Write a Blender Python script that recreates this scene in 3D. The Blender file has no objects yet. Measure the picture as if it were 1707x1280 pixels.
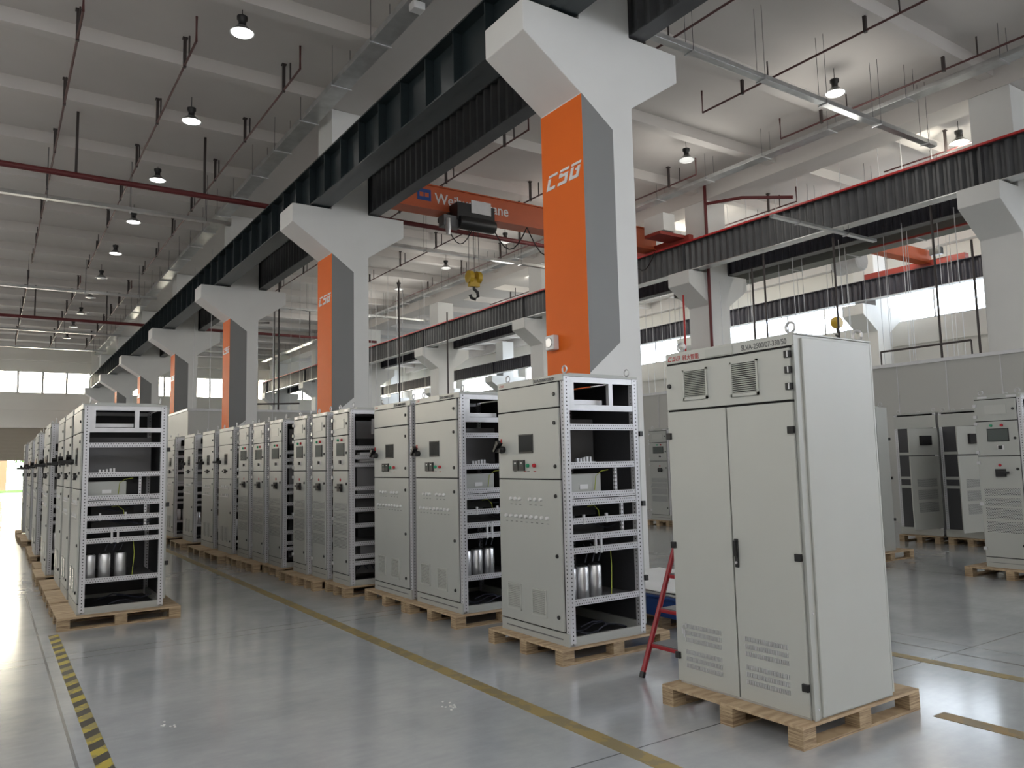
import bpy, math, random
from mathutils import Matrix, Vector
random.seed(7)
sc = bpy.context.scene
col = sc.collection
# ---------------------------------------------------------------- camera
cd = bpy.data.cameras.new('camera'); cam = bpy.data.objects.new('camera', cd); col.objects.link(cam)
cd.sensor_width = 36; cd.lens = 1293.63 / 1707 * 36; cd.clip_end = 400
R_ = (0.8307175734, -0.5562463325, -0.0223233233)
U_ = (-0.0368747278, -0.0949931812, 0.9947947276)
F_ = (0.5554714823, 0.8255702957, 0.0994239371)
m = Matrix(((R_[0], U_[0], -F_[0], 0), (R_[1], U_[1], -F_[1], 0), (R_[2], U_[2], -F_[2], 1.65), (0, 0, 0, 1)))
cam.matrix_world = m
sc.camera = cam
# ---------------------------------------------------------------- view, world, sun
sc.view_settings.view_transform = 'Standard'
sc.view_settings.look = 'None'
sc.view_settings.gamma = 1
sc.view_settings.use_curve_mapping = False
sc.view_settings.exposure = -0.9
w = bpy.data.worlds.new('world'); sc.world = w; w.use_nodes = True
bg = w.node_tree.nodes['Background']
# hazy bright sky: warm and strongest beyond the far end of the hall, cooler on the right side, weaker behind the camera
_t = w.node_tree; _g = _t.nodes.new('ShaderNodeTexCoord'); _s = _t.nodes.new('ShaderNodeSeparateXYZ'); _t.links.new(_g.outputs['Generated'], _s.inputs[0])
def _mr(o, a, b, c, d):
    n = _t.nodes.new('ShaderNodeMapRange'); n.interpolation_type = 'SMOOTHSTEP'
    for i, v in enumerate((a, b, c, d)): n.inputs[i + 1].default_value = v
    _t.links.new(o, n.inputs[0]); return n.outputs[0]
def _mth(a, b):
    n = _t.nodes.new('ShaderNodeMath'); n.operation = 'MULTIPLY'; _t.links.new(a, n.inputs[0]); _t.links.new(b, n.inputs[1]); return n.outputs[0]
_fy = _mr(_s.outputs[1], .82, .99, 0, 1); _fx = _mr(_s.outputs[0], .2, 1.0, 0, 1)
def _mixc(f, a, b):
    n = _t.nodes.new('ShaderNodeMix'); n.data_type = 'RGBA'; _t.links.new(f, n.inputs[0])
    if isinstance(a, tuple): n.inputs[6].default_value = a
    else: _t.links.new(a, n.inputs[6])
    n.inputs[7].default_value = b; return n.outputs[2]
_fn = _mr(_s.outputs[0], -.2, -1.0, 0, 1); _c = _mixc(_fn, (5.0, 4.95, 4.9, 1), (4.9, 4.85, 4.75, 1)); _c = _mixc(_mth(_fn, _mr(_s.outputs[2], 0, -.08, 0, 1)), _c, (.9, .9, .85, 1)); _c = _mixc(_fx, _c, (24.0, 26.0, 29.0, 1)); _c = _mixc(_fy, _c, (80.0, 71.0, 56.0, 1))
_t.links.new(_c, bg.inputs[0]); bg.inputs[1].default_value = 1.0
sd = bpy.data.lights.new('sun', 'SUN'); so = bpy.data.objects.new('sun', sd); col.objects.link(so)
sd.energy = 3.0; sd.color = (1.0, 0.93, 0.8); sd.angle = 0.02
so.rotation_euler = (math.radians(-32), math.radians(30), 0)
so.location = (20, 80, 40)

# ---------------------------------------------------------------- materials
def nodes(name):
    mt = bpy.data.materials.new(name); mt.use_nodes = True
    return mt, mt.node_tree, mt.node_tree.nodes['Principled BSDF']
def P(name, c, rough=0.5, metal=0.0, var=0.0, scale=3.0, bump=0.0, emit=None, es=0.0, spec=0.5):
    mt, t, b = nodes(name)
    b.inputs['Base Color'].default_value = (*c, 1); b.inputs['Roughness'].default_value = rough
    b.inputs['Metallic'].default_value = metal; b.inputs['Specular IOR Level'].default_value = spec
    if var > 0:
        tc = t.nodes.new('ShaderNodeTexCoord'); n = t.nodes.new('ShaderNodeTexNoise')
        n.inputs['Scale'].default_value = scale; n.inputs['Detail'].default_value = 5
        t.links.new(tc.outputs['Object'], n.inputs['Vector'])
        r = t.nodes.new('ShaderNodeMapRange'); r.inputs[1].default_value = .3; r.inputs[2].default_value = .7
        r.inputs[3].default_value = 1 - var; r.inputs[4].default_value = 1 + var
        t.links.new(n.outputs['Fac'], r.inputs[0])
        mx = t.nodes.new('ShaderNodeVectorMath'); mx.operation = 'SCALE'; mx.inputs[0].default_value = c
        t.links.new(r.outputs[0], mx.inputs['Scale']); t.links.new(mx.outputs[0], b.inputs['Base Color'])
        if bump > 0:
            bp = t.nodes.new('ShaderNodeBump'); bp.inputs['Strength'].default_value = bump; bp.inputs['Distance'].default_value = .01
            t.links.new(n.outputs['Fac'], bp.inputs['Height']); t.links.new(bp.outputs[0], b.inputs['Normal'])
    if emit:
        b.inputs['Emission Color'].default_value = (*emit, 1); b.inputs['Emission Strength'].default_value = es
    return mt
def mth(t, op, a, b=None, c=None):
    n = t.nodes.new('ShaderNodeMath'); n.operation = op
    for i, v in enumerate((a, b, c)):
        if v is None: continue
        if isinstance(v, (int, float)): n.inputs[i].default_value = v
        else: t.links.new(v, n.inputs[i])
    return n.outputs[0]
def perforated(name, c, pv, pu, r, metal=0.3, rough=0.4, stag=False, dark=(0.012, 0.012, 0.014), umax=9.0):
    """sheet metal with a regular pattern of punched holes; uv in metres, u across, v along"""
    mt, t, b = nodes(name)
    uv = t.nodes.new('ShaderNodeUVMap'); s = t.nodes.new('ShaderNodeSeparateXYZ'); t.links.new(uv.outputs[0], s.inputs[0])
    u, v = s.outputs[0], s.outputs[1]
    if pu:
        uu = mth(t, 'DIVIDE', u, pu); fu = mth(t, 'SUBTRACT', mth(t, 'FRACT', mth(t, 'ADD', uu, 0.0 if stag else .5)), .5); du = mth(t, 'MULTIPLY', fu, pu)
        row = mth(t, 'FLOOR', mth(t, 'ADD', uu, 0.0 if stag else .5))
        sh = mth(t, 'MULTIPLY', mth(t, 'MODULO', mth(t, 'ABSOLUTE', row), 2.0), .5)
        vv = mth(t, 'ADD', mth(t, 'DIVIDE', v, pv), sh)
    else:
        du = u; vv = mth(t, 'DIVIDE', v, pv)
    dv = mth(t, 'MULTIPLY', mth(t, 'SUBTRACT', mth(t, 'FRACT', vv), .5), pv)
    d = mth(t, 'SQRT', mth(t, 'ADD', mth(t, 'MULTIPLY', du, du), mth(t, 'MULTIPLY', dv, dv)))
    h = mth(t, 'LESS_THAN', d, r)
    h = mth(t, 'MULTIPLY', h, mth(t, 'LESS_THAN', mth(t, 'ABSOLUTE', u), umax))
    mx = t.nodes.new('ShaderNodeMix'); mx.data_type = 'RGBA'; t.links.new(h, mx.inputs[0])
    mx.inputs[6].default_value = (*c, 1); mx.inputs[7].default_value = (*dark, 1)
    t.links.new(mx.outputs[2], b.inputs['Base Color'])
    b.inputs['Roughness'].default_value = rough
    t.links.new(mth(t, 'MULTIPLY', mth(t, 'SUBTRACT', 1.0, h), metal), b.inputs['Metallic'])
    return mt
M = {}
M['paint'] = P('cabinet_paint', (0.42, 0.43, 0.405), .42, var=.02, scale=2)
M['paint_b'] = P('cabinet_paint_light', (0.46, 0.47, 0.44), .42, var=.02, scale=2)
M['inner'] = P('inner_sheet', (0.16, 0.16, 0.165), .5, .3)
M['inner_shade'] = P('inner_shade_sheet', (0.05, 0.05, 0.055), .5)  # near-black colour imitating the shade inside the cabinets
M['black'] = P('black_plastic', (0.012, 0.012, 0.013), .4)
M['gap'] = P('rubber_seal', (0.01, 0.01, 0.01), .8)
M['zinc'] = P('zinc_sheet', (0.60, 0.60, 0.61), .42, .45, var=.05, scale=8)
M['perf_post'] = perforated('perforated_post', (0.62, 0.62, 0.64), .0333, 0, .0062, umax=.02)
M['perf_rail'] = perforated('perforated_rail', (0.60, 0.60, 0.62), .025, .024, .0048, stag=True, umax=.021)
M['perf_vent'] = perforated('perforated_vent', (0.50, 0.51, 0.49), .02, .016, .0062, metal=0)
M['screen'] = P('screen_glass', (0.035, 0.037, 0.036), .15)
M['screen_g'] = P('green_screen_glass', (0.09, 0.105, 0.10), .2)
M['duct'] = P('duct_sheet', (0.13, 0.135, 0.12), .5)
M['alu'] = P('aluminium', (0.72, 0.72, 0.73), .36, .85)
M['green'] = P('green_button', (0.01, 0.25, 0.12), .3)
M['red'] = P('red_button', (0.45, 0.01, 0.02), .3)
M['white'] = P('white_plastic', (0.7, 0.7, 0.7), .4)
M['wire_y'] = P('yellow_green_wire', (0.35, 0.4, 0.05), .5)
M['wire_b'] = P('dark_wire', (0.015, 0.017, 0.03), .5)
M['text'] = P('dark_print', (0.12, 0.12, 0.12), .6)
M['redtext'] = P('red_print', (0.35, 0.03, 0.03), .6)
M['col'] = P('white_column_paint', (0.72, 0.72, 0.705), .6, var=.025, scale=1.2)
M['orange'] = P('orange_paint', (0.72, 0.134, 0.009), .6, var=.03, scale=1, spec=.25)
M['grey'] = P('dark_grey_paint', (0.205, 0.205, 0.205), .55, var=.03, scale=1)
M['ceil'] = P('ceiling_paint', (0.64, 0.61, 0.585), .9, var=.04, scale=.5)
M['wall'] = P('wall_paint', (0.74, 0.72, 0.67), .85, var=.03, scale=.4)
M['part'] = P('partition_panel', (0.50, 0.50, 0.475), .5, var=.01, scale=.5)
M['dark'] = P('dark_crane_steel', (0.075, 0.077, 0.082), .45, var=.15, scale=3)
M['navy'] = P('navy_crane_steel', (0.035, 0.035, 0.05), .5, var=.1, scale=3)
M['green_steel'] = P('dark_green_steel', (0.02, 0.029, 0.033), .3, var=.1, scale=2)
M['crane'] = P('orange_crane_paint', (0.50, 0.10, 0.03), .45, var=.05)
M['crane_red'] = P('red_crane_paint', (0.28, 0.03, 0.02), .45)
M['pipe_red'] = P('red_pipe_paint', (0.13, 0.018, 0.02), .45)
M['sprk'] = P('sprinkler_pipe_paint', (0.09, 0.03, 0.03), .45)
M['rail_red'] = P('red_rail', (0.5, 0.02, 0.02), .4)
M['pipe_dark'] = P('dark_pipe', (0.045, 0.035, 0.034), .5)
M['galv'] = P('galvanised_tray', (0.55, 0.56, 0.56), .3, .8, var=.12, scale=4)
M['yellow'] = P('yellow_paint', (0.55, 0.35, 0.02), .4)
M['red_lad'] = P('red_ladder_paint', (0.30, 0.008, 0.015), .35)
M['blue'] = P('blue_plastic', (0.01, 0.06, 0.25), .4)
M['sheet'] = P('white_sheet', (0.8, 0.8, 0.78), .5)
M['lamp'] = P('lamp_glow', (1, 1, 1), .5, emit=(1.0, 0.98, 0.93), es=14)
M['lamp_dim'] = P('lamp_lens', (0.6, 0.62, 0.62), .2, emit=(1.0, 0.98, 0.93), es=.25)
M['shade'] = P('lamp_reflector', (0.5, 0.5, 0.5), .3, .8)
M['brick'] = P('orange_building', (0.5, 0.25, 0.16), .8)
M['outwall'] = P('outside_wall', (0.6, 0.62, 0.66), .8)
M['grass'] = P('grass', (0.10, 0.30, 0.03), .9, var=.2, scale=4)
M['concrete'] = P('outside_concrete', (0.6, 0.58, 0.54), .9)
M['leaf'] = P('leaves', (0.12, 0.28, 0.06), .8, var=.4, scale=5)
# ribbed shutter
mt, t, b = nodes('shutter'); b.inputs['Base Color'].default_value = (0.42, 0.38, 0.31, 1); b.inputs['Roughness'].default_value = .5; M['shutter'] = mt
# window glass
mt, t, b = nodes('window_glass')
o = t.nodes['Material Output']; tr = t.nodes.new('ShaderNodeBsdfTransparent'); tr.inputs[0].default_value = (.95, .97, .97, 1)
gl = t.nodes.new('ShaderNodeBsdfGlossy'); gl.inputs['Roughness'].default_value = .02
mx = t.nodes.new('ShaderNodeMixShader'); mx.inputs[0].default_value = .06
t.links.new(tr.outputs[0], mx.inputs[1]); t.links.new(gl.outputs[0], mx.inputs[2]); t.links.new(mx.outputs[0], o.inputs[0]); M['glass'] = mt
# plywood
def wood(name, c1, c2, edge=False):
    mt, t, b = nodes(name)
    tc = t.nodes.new('ShaderNodeTexCoord'); mp = t.nodes.new('ShaderNodeMapping'); t.links.new(tc.outputs['Object'], mp.inputs[0])
    n = t.nodes.new('ShaderNodeTexNoise'); n.inputs['Detail'].default_value = 6
    mp.inputs['Scale'].default_value = (3, 3, 90) if edge else (3, 14, 20)
    n.inputs['Scale'].default_value = 1.6
    t.links.new(mp.outputs[0], n.inputs[0])
    cr = t.nodes.new('ShaderNodeValToRGB'); cr.color_ramp.elements[0].color = (*c1, 1); cr.color_ramp.elements[1].color = (*c2, 1)
    cr.color_ramp.elements[0].position = .36; cr.color_ramp.elements[1].position = .62
    t.links.new(n.outputs['Fac'], cr.inputs[0]); t.links.new(cr.outputs[0], b.inputs['Base Color'])
    b.inputs['Roughness'].default_value = .7
    return mt
M['ply'] = wood('plywood', (0.36, 0.25, 0.15), (0.54, 0.41, 0.26))
M['ply_edge'] = wood('plywood_edge', (0.20, 0.13, 0.075), (0.48, 0.36, 0.22), True)
# floor: polished grey concrete with saw-cut joints
mt, t, b = nodes('polished_concrete'); M['floor'] = mt
tc = t.nodes.new('ShaderNodeTexCoord'); s = t.nodes.new('ShaderNodeSeparateXYZ'); t.links.new(tc.outputs['Object'], s.inputs[0])
X, Y = s.outputs[0], s.outputs[1]
n1 = t.nodes.new('ShaderNodeTexNoise'); n1.inputs['Scale'].default_value = .9; n1.inputs['Detail'].default_value = 8; n1.inputs['Roughness'].default_value = .65
t.links.new(tc.outputs['Object'], n1.inputs[0])
n2 = t.nodes.new('ShaderNodeTexNoise'); n2.inputs['Scale'].default_value = 5; n2.inputs['Detail'].default_value = 6
mp = t.nodes.new('ShaderNodeMapping'); mp.inputs['Scale'].default_value = (1, 4, 1); mp.inputs['Rotation'].default_value = (0, 0, .5)
t.links.new(tc.outputs['Object'], mp.inputs[0]); t.links.new(mp.outputs[0], n2.inputs[0])
cr = t.nodes.new('ShaderNodeValToRGB'); cr.color_ramp.elements[0].position = .34; cr.color_ramp.elements[1].position = .64
cr.color_ramp.elements[0].color = (0.36, 0.385, 0.41, 1); cr.color_ramp.elements[1].color = (0.52, 0.54, 0.555, 1)
mixn = mth(t, 'ADD', mth(t, 'MULTIPLY', n1.outputs['Fac'], .85), mth(t, 'MULTIPLY', n2.outputs['Fac'], .15))
t.links.new(mixn, cr.inputs[0])
joint = None
for ax, p, wd in ((X, .47, .009), (X, 6.66, .018), (X, 10.9, .01), (Y, 8.05, .006), (Y, 8.28, .006), (Y, 3.47, .006), (Y, 12.5, .006), (Y, 17.1, .006), (Y, -1, .006), (X, 6.98, .005), (X, -4, .009), (Y, 26, .01)):
    j = mth(t, 'LESS_THAN', mth(t, 'ABSOLUTE', mth(t, 'SUBTRACT', ax, p)), wd)
    joint = j if joint is None else mth(t, 'MAXIMUM', joint, j)
mx = t.nodes.new('ShaderNodeMix'); mx.data_type = 'RGBA'; t.links.new(mth(t, 'MULTIPLY', joint, .75), mx.inputs[0])
t.links.new(cr.outputs[0], mx.inputs[6]); mx.inputs[7].default_value = (0.03, 0.03, 0.03, 1)
t.links.new(mx.outputs[2], b.inputs['Base Color'])
rr = t.nodes.new('ShaderNodeMapRange'); rr.inputs[1].default_value = .3; rr.inputs[2].default_value = .7; rr.inputs[3].default_value = .18; rr.inputs[4].default_value = .29
t.links.new(n2.outputs['Fac'], rr.inputs[0]); b.inputs['Roughness'].default_value = .22
bp = t.nodes.new('ShaderNodeBump'); bp.inputs['Strength'].default_value = .03; bp.inputs['Distance'].default_value = .004
t.links.new(n1.outputs['Fac'], bp.inputs['Height'])
b.inputs['Specular IOR Level'].default_value = .6; b.inputs['Coat Weight'].default_value = .6; b.inputs['Coat Roughness'].default_value = .13
# worn yellow line and hazard tape
def worn(name, c, stripes=False):
    mt, t, b = nodes(name)
    tc = t.nodes.new('ShaderNodeTexCoord'); n = t.nodes.new('ShaderNodeTexNoise'); n.inputs['Scale'].default_value = 7; n.inputs['Detail'].default_value = 8
    t.links.new(tc.outputs['Object'], n.inputs[0])
    f = mth(t, 'GREATER_THAN', n.outputs['Fac'], .5)
    mx = t.nodes.new('ShaderNodeMix'); mx.data_type = 'RGBA'; t.links.new(mth(t, 'MULTIPLY', f, .55), mx.inputs[0])
    mx.inputs[6].default_value = (*c, 1); mx.inputs[7].default_value = (0.2, 0.18, 0.12, 1)
    last = mx.outputs[2]
    if stripes:
        s = t.nodes.new('ShaderNodeSeparateXYZ'); t.links.new(tc.outputs['Object'], s.inputs[0])
        k = mth(t, 'FRACT', mth(t, 'DIVIDE', mth(t, 'ADD', s.outputs[1], mth(t, 'MULTIPLY', s.outputs[0], -1.0)), .26))
        g = mth(t, 'GREATER_THAN', k, .5)
        m2 = t.nodes.new('ShaderNodeMix'); m2.data_type = 'RGBA'; t.links.new(g, m2.inputs[0]); t.links.new(last, m2.inputs[6]); m2.inputs[7].default_value = (.06, .055, .04, 1)
        last = m2.outputs[2]
    t.links.new(last, b.inputs['Base Color']); b.inputs['Roughness'].default_value = .4
    return mt
M['yline'] = worn('worn_yellow_line', (0.36, 0.27, 0.10)); M['hazard'] = worn('hazard_tape', (0.55, 0.45, 0.06), True)
M['bline'] = worn('worn_brown_line', (0.33, 0.22, 0.08))

# ---------------------------------------------------------------- mesh helpers
class MB:
    def __init__(s): s.v = []; s.f = []; s.uv = []
    def quad(s, pts):
        i = len(s.v); s.v += [tuple(p) for p in pts]; s.f.append(tuple(range(i, i + len(pts))))
        a = Vector(pts[1]) - Vector(pts[0]); n = len(pts)
        d = Vector(pts[-1]) - Vector(pts[0]); la, ld = a.length, d.length
        if n == 4:
            if la >= ld: s.uv += [(-ld / 2, 0), (-ld / 2, la), (ld / 2, la), (ld / 2, 0)]
            else: s.uv += [(-la / 2, 0), (la / 2, 0), (la / 2, ld), (-la / 2, ld)]
        else: s.uv += [(0, 0)] * n
    def box(s, x0, x1, y0, y1, z0, z1):
        a, b_, c, d = (x0, y0, z0), (x1, y0, z0), (x1, y1, z0), (x0, y1, z0)
        e, f, g, h = (x0, y0, z1), (x1, y0, z1), (x1, y1, z1), (x0, y1, z1)
        for q in ((d, c, b_, a), (e, f, g, h), (a, b_, f, e), (b_, c, g, f), (c, d, h, g), (d, a, e, h)): s.quad(q)
        return s
    def prism(s, prof, axis, a, b_):
        """extrude a closed 2D profile along an axis"""
        def pt(p, t): return {'x': (t, p[0], p[1]), 'y': (p[0], t, p[1]), 'z': (p[0], p[1], t)}[axis]
        n = len(prof)
        s.quad([pt(p, a) for p in prof]); s.quad([pt(p, b_) for p in reversed(prof)])
        for i in range(n):
            p, q = prof[i], prof[(i + 1) % n]; s.quad([pt(q, a), pt(p, a), pt(p, b_), pt(q, b_)])
        return s
    def tube(s, pts, r, n=8):
        pts = [Vector(p) for p in pts]; rings = []
        for i, p in enumerate(pts):
            d = (pts[min(i + 1, len(pts) - 1)] - pts[max(i - 1, 0)]).normalized()
            up = Vector((0, 0, 1)) if abs(d.z) < .9 else Vector((1, 0, 0))
            a = d.cross(up).normalized(); b_ = d.cross(a)
            i0 = len(s.v)
            for k in range(n):
                t_ = 2 * math.pi * k / n; s.v.append(tuple(p + a * r * math.cos(t_) + b_ * r * math.sin(t_)))
            rings.append(i0)
        for j in range(len(rings) - 1):
            for k in range(n):
                s.f.append((rings[j] + k, rings[j] + (k + 1) % n, rings[j + 1] + (k + 1) % n, rings[j + 1] + k)); s.uv += [(0, 0)] * 4
        s.f.append(tuple(rings[0] + k for k in reversed(range(n)))); s.uv += [(0, 0)] * n
        s.f.append(tuple(rings[-1] + k for k in range(n))); s.uv += [(0, 0)] * n
        return s
    def lathe(s, c, prof, n=16, axis='z'):
        i0 = len(s.v)
        for (r, h) in prof:
            for k in range(n):
                t_ = 2 * math.pi * k / n; a, b_ = r * math.cos(t_), r * math.sin(t_)
                p = {'z': (a, b_, h), 'x': (h, a, b_), 'y': (a, h, b_)}[axis]
                s.v.append((c[0] + p[0], c[1] + p[1], c[2] + p[2]))
        for j in range(len(prof) - 1):
            for k in range(n):
                s.f.append((i0 + j * n + k, i0 + j * n + (k + 1) % n, i0 + (j + 1) * n + (k + 1) % n, i0 + (j + 1) * n + k)); s.uv += [(0, 0)] * 4
        for j in (0, len(prof) - 1):
            s.f.append(tuple(i0 + j * n + k for k in range(n))); s.uv += [(0, 0)] * n
        return s
    def build(s, name, mat, parent=None, bevel=0, smooth=False):
        me = bpy.data.meshes.new(name); me.from_pydata(s.v, [], s.f)
        ul = me.uv_layers.new(name='UVMap')
        for i, c in enumerate(s.uv): ul.data[i].uv = c
        me.materials.append(M[mat]); me.update()
        import bmesh
        bm = bmesh.new(); bm.from_mesh(me)
        if smooth or bevel: bmesh.ops.remove_doubles(bm, verts=bm.verts, dist=1e-5)
        bmesh.ops.recalc_face_normals(bm, faces=bm.faces); bm.to_mesh(me); bm.free()
        ob = bpy.data.objects.new(name, me); col.objects.link(ob)
        if smooth:
            for p in me.polygons: p.use_smooth = True
            me.set_sharp_from_angle(angle=math.radians(40))
        if bevel:
            md = ob.modifiers.new('bevel', 'BEVEL'); md.width = bevel; md.segments = 2; md.limit_method = 'ANGLE'
        if parent: ob.parent = parent
        return ob
def bx(name, mat, parent, *d, bevel=0): return MB().box(*d).build(name, mat, parent, bevel)
def empty(name, loc=(0, 0, 0), rz=0):
    o = bpy.data.objects.new(name, None); o.location = loc; o.rotation_euler = (0, 0, rz); o.empty_display_size = .2; col.objects.link(o); return o
def tag(o, label=None, cat=None, group=None, kind=None):
    if label: o['label'] = label
    if cat: o['category'] = cat
    if group: o['group'] = group
    if kind: o['kind'] = kind
    return o
def kids(o): return [c for c in bpy.data.objects if c.parent == o]
CH = {}
def collect(o):
    return (o, [collect(c) for c in kids(o)])
def copy_tree(tr, parent=None):
    o, ch = tr
    c = o.copy(); col.objects.link(c); c.parent = parent
    for k in ch: copy_tree(k, c)
    return c
def text(name, body, size, mat, parent, loc, rot, ext=.001, shear=0, sx=1.0):
    cu = bpy.data.curves.new(name, 'FONT'); cu.body = body; cu.size = size; cu.extrude = ext; cu.shear = shear; cu.offset = size * .012
    cu.materials.append(M[mat]); o = bpy.data.objects.new(name, cu); o.location = loc; o.rotation_euler = rot; o.scale = (sx, 1, 1)
    col.objects.link(o)
    dg = bpy.context.evaluated_depsgraph_get(); me = bpy.data.meshes.new_from_object(o.evaluated_get(dg))
    q = bpy.data.objects.new(name, me); q.location = loc; q.rotation_euler = rot; q.scale = (sx, 1, 1); col.objects.link(q); bpy.data.objects.remove(o)
    if parent: q.parent = parent
    return q
FX = (math.pi / 2, 0, -math.pi / 2)   # reads on a face turned towards -X
FY = (math.pi / 2, 0, 0)              # reads on a face turned towards -Y
LET = {'C': [(0, .84, 1, 1), (0, 0, .28, .76), (.28, 0, .95, .2)],
       'S': [(.05, .84, 1, 1), (0, .5, .28, .76), (.28, .5, 1, .68), (.72, .18, 1, .5), (0, 0, 1, .2)],
       'G': [(0, .84, 1, 1), (0, 0, .28, .76), (.28, 0, 1, .2), (.72, .2, 1, .72), (.5, .5, .72, .62)]}
def logo(mat, parent, face_x, y_left, z, h, name='logo', dep=.004):
    """slanted three-letter emblem on a face turned towards -X; text runs towards -Y"""
    mb = MB(); wl = h * .95; gap = h * .28
    for i, ch in enumerate('CSG'):
        for (a, b0, c, d) in LET[ch]:
            P_ = []
            for (px, pz) in ((a, b0), (c, b0), (c, d), (a, d)):
                xx = i * (wl + gap) + px * wl + .35 * pz * h
                P_.append((y_left - xx, z + pz * h))
            mb.prism(P_, 'x', face_x - dep, face_x)
    return mb.build(name, mat, parent)

# ================================================================ THE SETTING
def S(o): o['kind'] = 'structure'; return o
S(bx('floor', 'floor', None, -14, 36, -12, 64.2, -.2, 0))
S(bx('ceiling', 'ceil', None, -8, 34, -9.3, 64.2, 10.5, 10.7))
for k in range(-4, 19):
    y = 8.03 + 3 * k
    S(MB().box(-8, 34, y - .14, y + .14, 10.2, 10.51).build('trim_ceiling_beam', 'ceil'))
for x0 in (-6.2, 6.3, 18.82, 31.2):
    S(MB().box(x0, x0 + .9, -8, 64.2, 9.9, 10.51).build('trim_ceiling_girder', 'ceil'))
# ---- far end wall with its strip of windows and the roller door
YB = 64.0
wl = MB()
DX0, DX1 = -3.0, 3.9
wl.box(-14, DX0, YB, YB + .3, 0, 4.97); wl.box(DX1, 34, YB, YB + .3, 0, 4.97)
wl.box(-14, 34, YB, YB + .3, 4.97, 7.2); wl.box(-14, 34, YB, YB + .3, 8.75, 10.9)
S(wl.build('wall_back', 'wall'))
pil = [(-8, -6), (5.9, 7.6), (17.6, 18.0), (18.9, 20.2), (31, 34)]
for a, b_ in pil: S(bx('wall_back_pilaster', 'wall', None, a, b_, YB - .25, YB + .05, 0, 10.9))
S(bx('trim_back_ledge', 'wall', None, -14, 34, YB - .12, YB, 6.0, 6.12))
S(bx('trim_back_ledge', 'wall', None, -14, 34, YB - .3, YB, 4.75, 5.3))
S(bx('trim_back_ledge', 'wall', None, -14, 34, YB - .2, YB, 9.5, 9.62))
wn = 1
for a, b_ in ((-6, 5.9), (7.6, 17.6), (20.2, 31)):
    f = MB(); n = round((b_ - a) / 1.56)
    for i in range(n + 1):
        x = a + (b_ - a) * i / n; f.box(x - .07, x + .07, YB + .02, YB + .14, 7.2, 8.75)
    f.box(a, b_, YB + .08, YB + .14, 7.2, 7.25); f.box(a, b_, YB + .08, YB + .14, 8.7, 8.75)
    wi = S(f.build('window_%d' % wn, 'zinc')); wn += 1
    S(bx('window_pane', 'glass', wi, a, b_, YB + .105, YB + .11, 7.25, 8.7))
f = MB()
nr = 50
for i in range(nr):
    z = 2.48 + i * 2.5 / nr; f.prism([(YB + .05, z), (YB + .02, z + .012), (YB + .02, z + .038), (YB + .05, z + .05)], 'x', DX0, DX1)
S(f.build('door_1', 'shutter'))
for a in (DX0 - .12, DX1): S(bx('door_1_frame', 'zinc', None, a, a + .12, YB - .08, YB + .02, 0, 5.0))
# ---- window wall on the far right
XC = 31.6
wl = MB(); wl.box(XC, XC + .3, -8, 64, 0, 7.1); wl.box(XC, XC + .3, -8, 64, 8.9, 10.9)
for k in range(-2, 8): wl.box(XC, XC + .3, 9.2 + 9 * k, 10.2 + 9 * k, 7.1, 8.9)
S(wl.build('wall_right', 'wall'))
S(bx('trim_right_ledge', 'wall', None, XC - .1, XC, -8, 64, 6.1, 6.2))
for k in range(-2, 7):
    a, b_ = 10.2 + 9 * k, 18.2 + 9 * k
    if k > 5: b_ = 64
    f = MB()
    for i in range(5):
        y = a + (b_ - a) * i / 4; f.box(XC + .1, XC + .16, y - .04, y + .04, 7.1, 8.9)
    f.box(XC + .1, XC + .16, a, b_, 7.1, 7.16); f.box(XC + .1, XC + .16, a, b_, 8.84, 8.9)
    wi = S(f.build('window_%d' % wn, 'zinc')); wn += 1
    S(bx('window_pane', 'glass', wi, XC + .125, XC + .13, a, b_, 7.16, 8.84))
# ---- left wall and the wall behind the camera, both with wide window openings
wl = MB(); wl.box(-6.6, -6.3, -9, 64, 0, 5.2); wl.box(-6.6, -6.3, -9, 64, 8.6, 10.6)
for k in range(-2, 7): wl.box(-6.6, -6.3, 7.6 + 9.02 * k, 8.6 + 9.02 * k, 5.2, 8.6)
S(wl.build('wall_left', 'wall'))
wl = MB(); wl.box(-6.6, 32, -9.3, -9, 0, 5.4); wl.box(-6.6, 32, -9.3, -9, 9.4, 10.6)
for x in (-6.6, 5.9, 18.4, 31): wl.box(x, x + 1, -9.3, -9, 5.4, 9.4)
S(wl.build('wall_front', 'wall'))
# ---- columns with forked heads
def column(cx, cy, painted, name_y):
    root = empty('column', (cx, cy, 0)); S(root)
    W2 = .45
    mb = MB(); T_ = 1.36
    mb.prism([(-W2, 0), (W2, 0), (W2, 6.47), (T_, 7.08), (T_, 7.5), (W2, 7.5), (W2, 9.895), (-W2, 9.895), (-W2, 7.5), (-T_, 7.5), (-T_, 7.08), (-W2, 6.47)], 'y', 0, .9)
    S(mb.build('column_body', 'col', root, bevel=.012))
    if painted:
        e = .004
        m1 = MB(); m1.box(-W2 - e, -W2, -e, .9, 0, 6.46); S(m1.build('column_orange_band', 'orange', root))
        m2 = MB(); m2.prism([(-W2, 2.75), (.08, 3.18), (.08, 6.08), (-W2, 6.47)], 'y', -e, 0); S(m2.build('column_grey_band', 'grey', root))
        lg = logo('white', root, -W2 - e, .80, 5.36, .205, 'column_logo', .01); S(lg)
    return root
for k in range(-1, 7):
    y = 7.58 + 9.02 * k
    column(6.75, y, True, k); column(19.27, y, False, k); column(29.45, y + .5, False, k)
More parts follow.
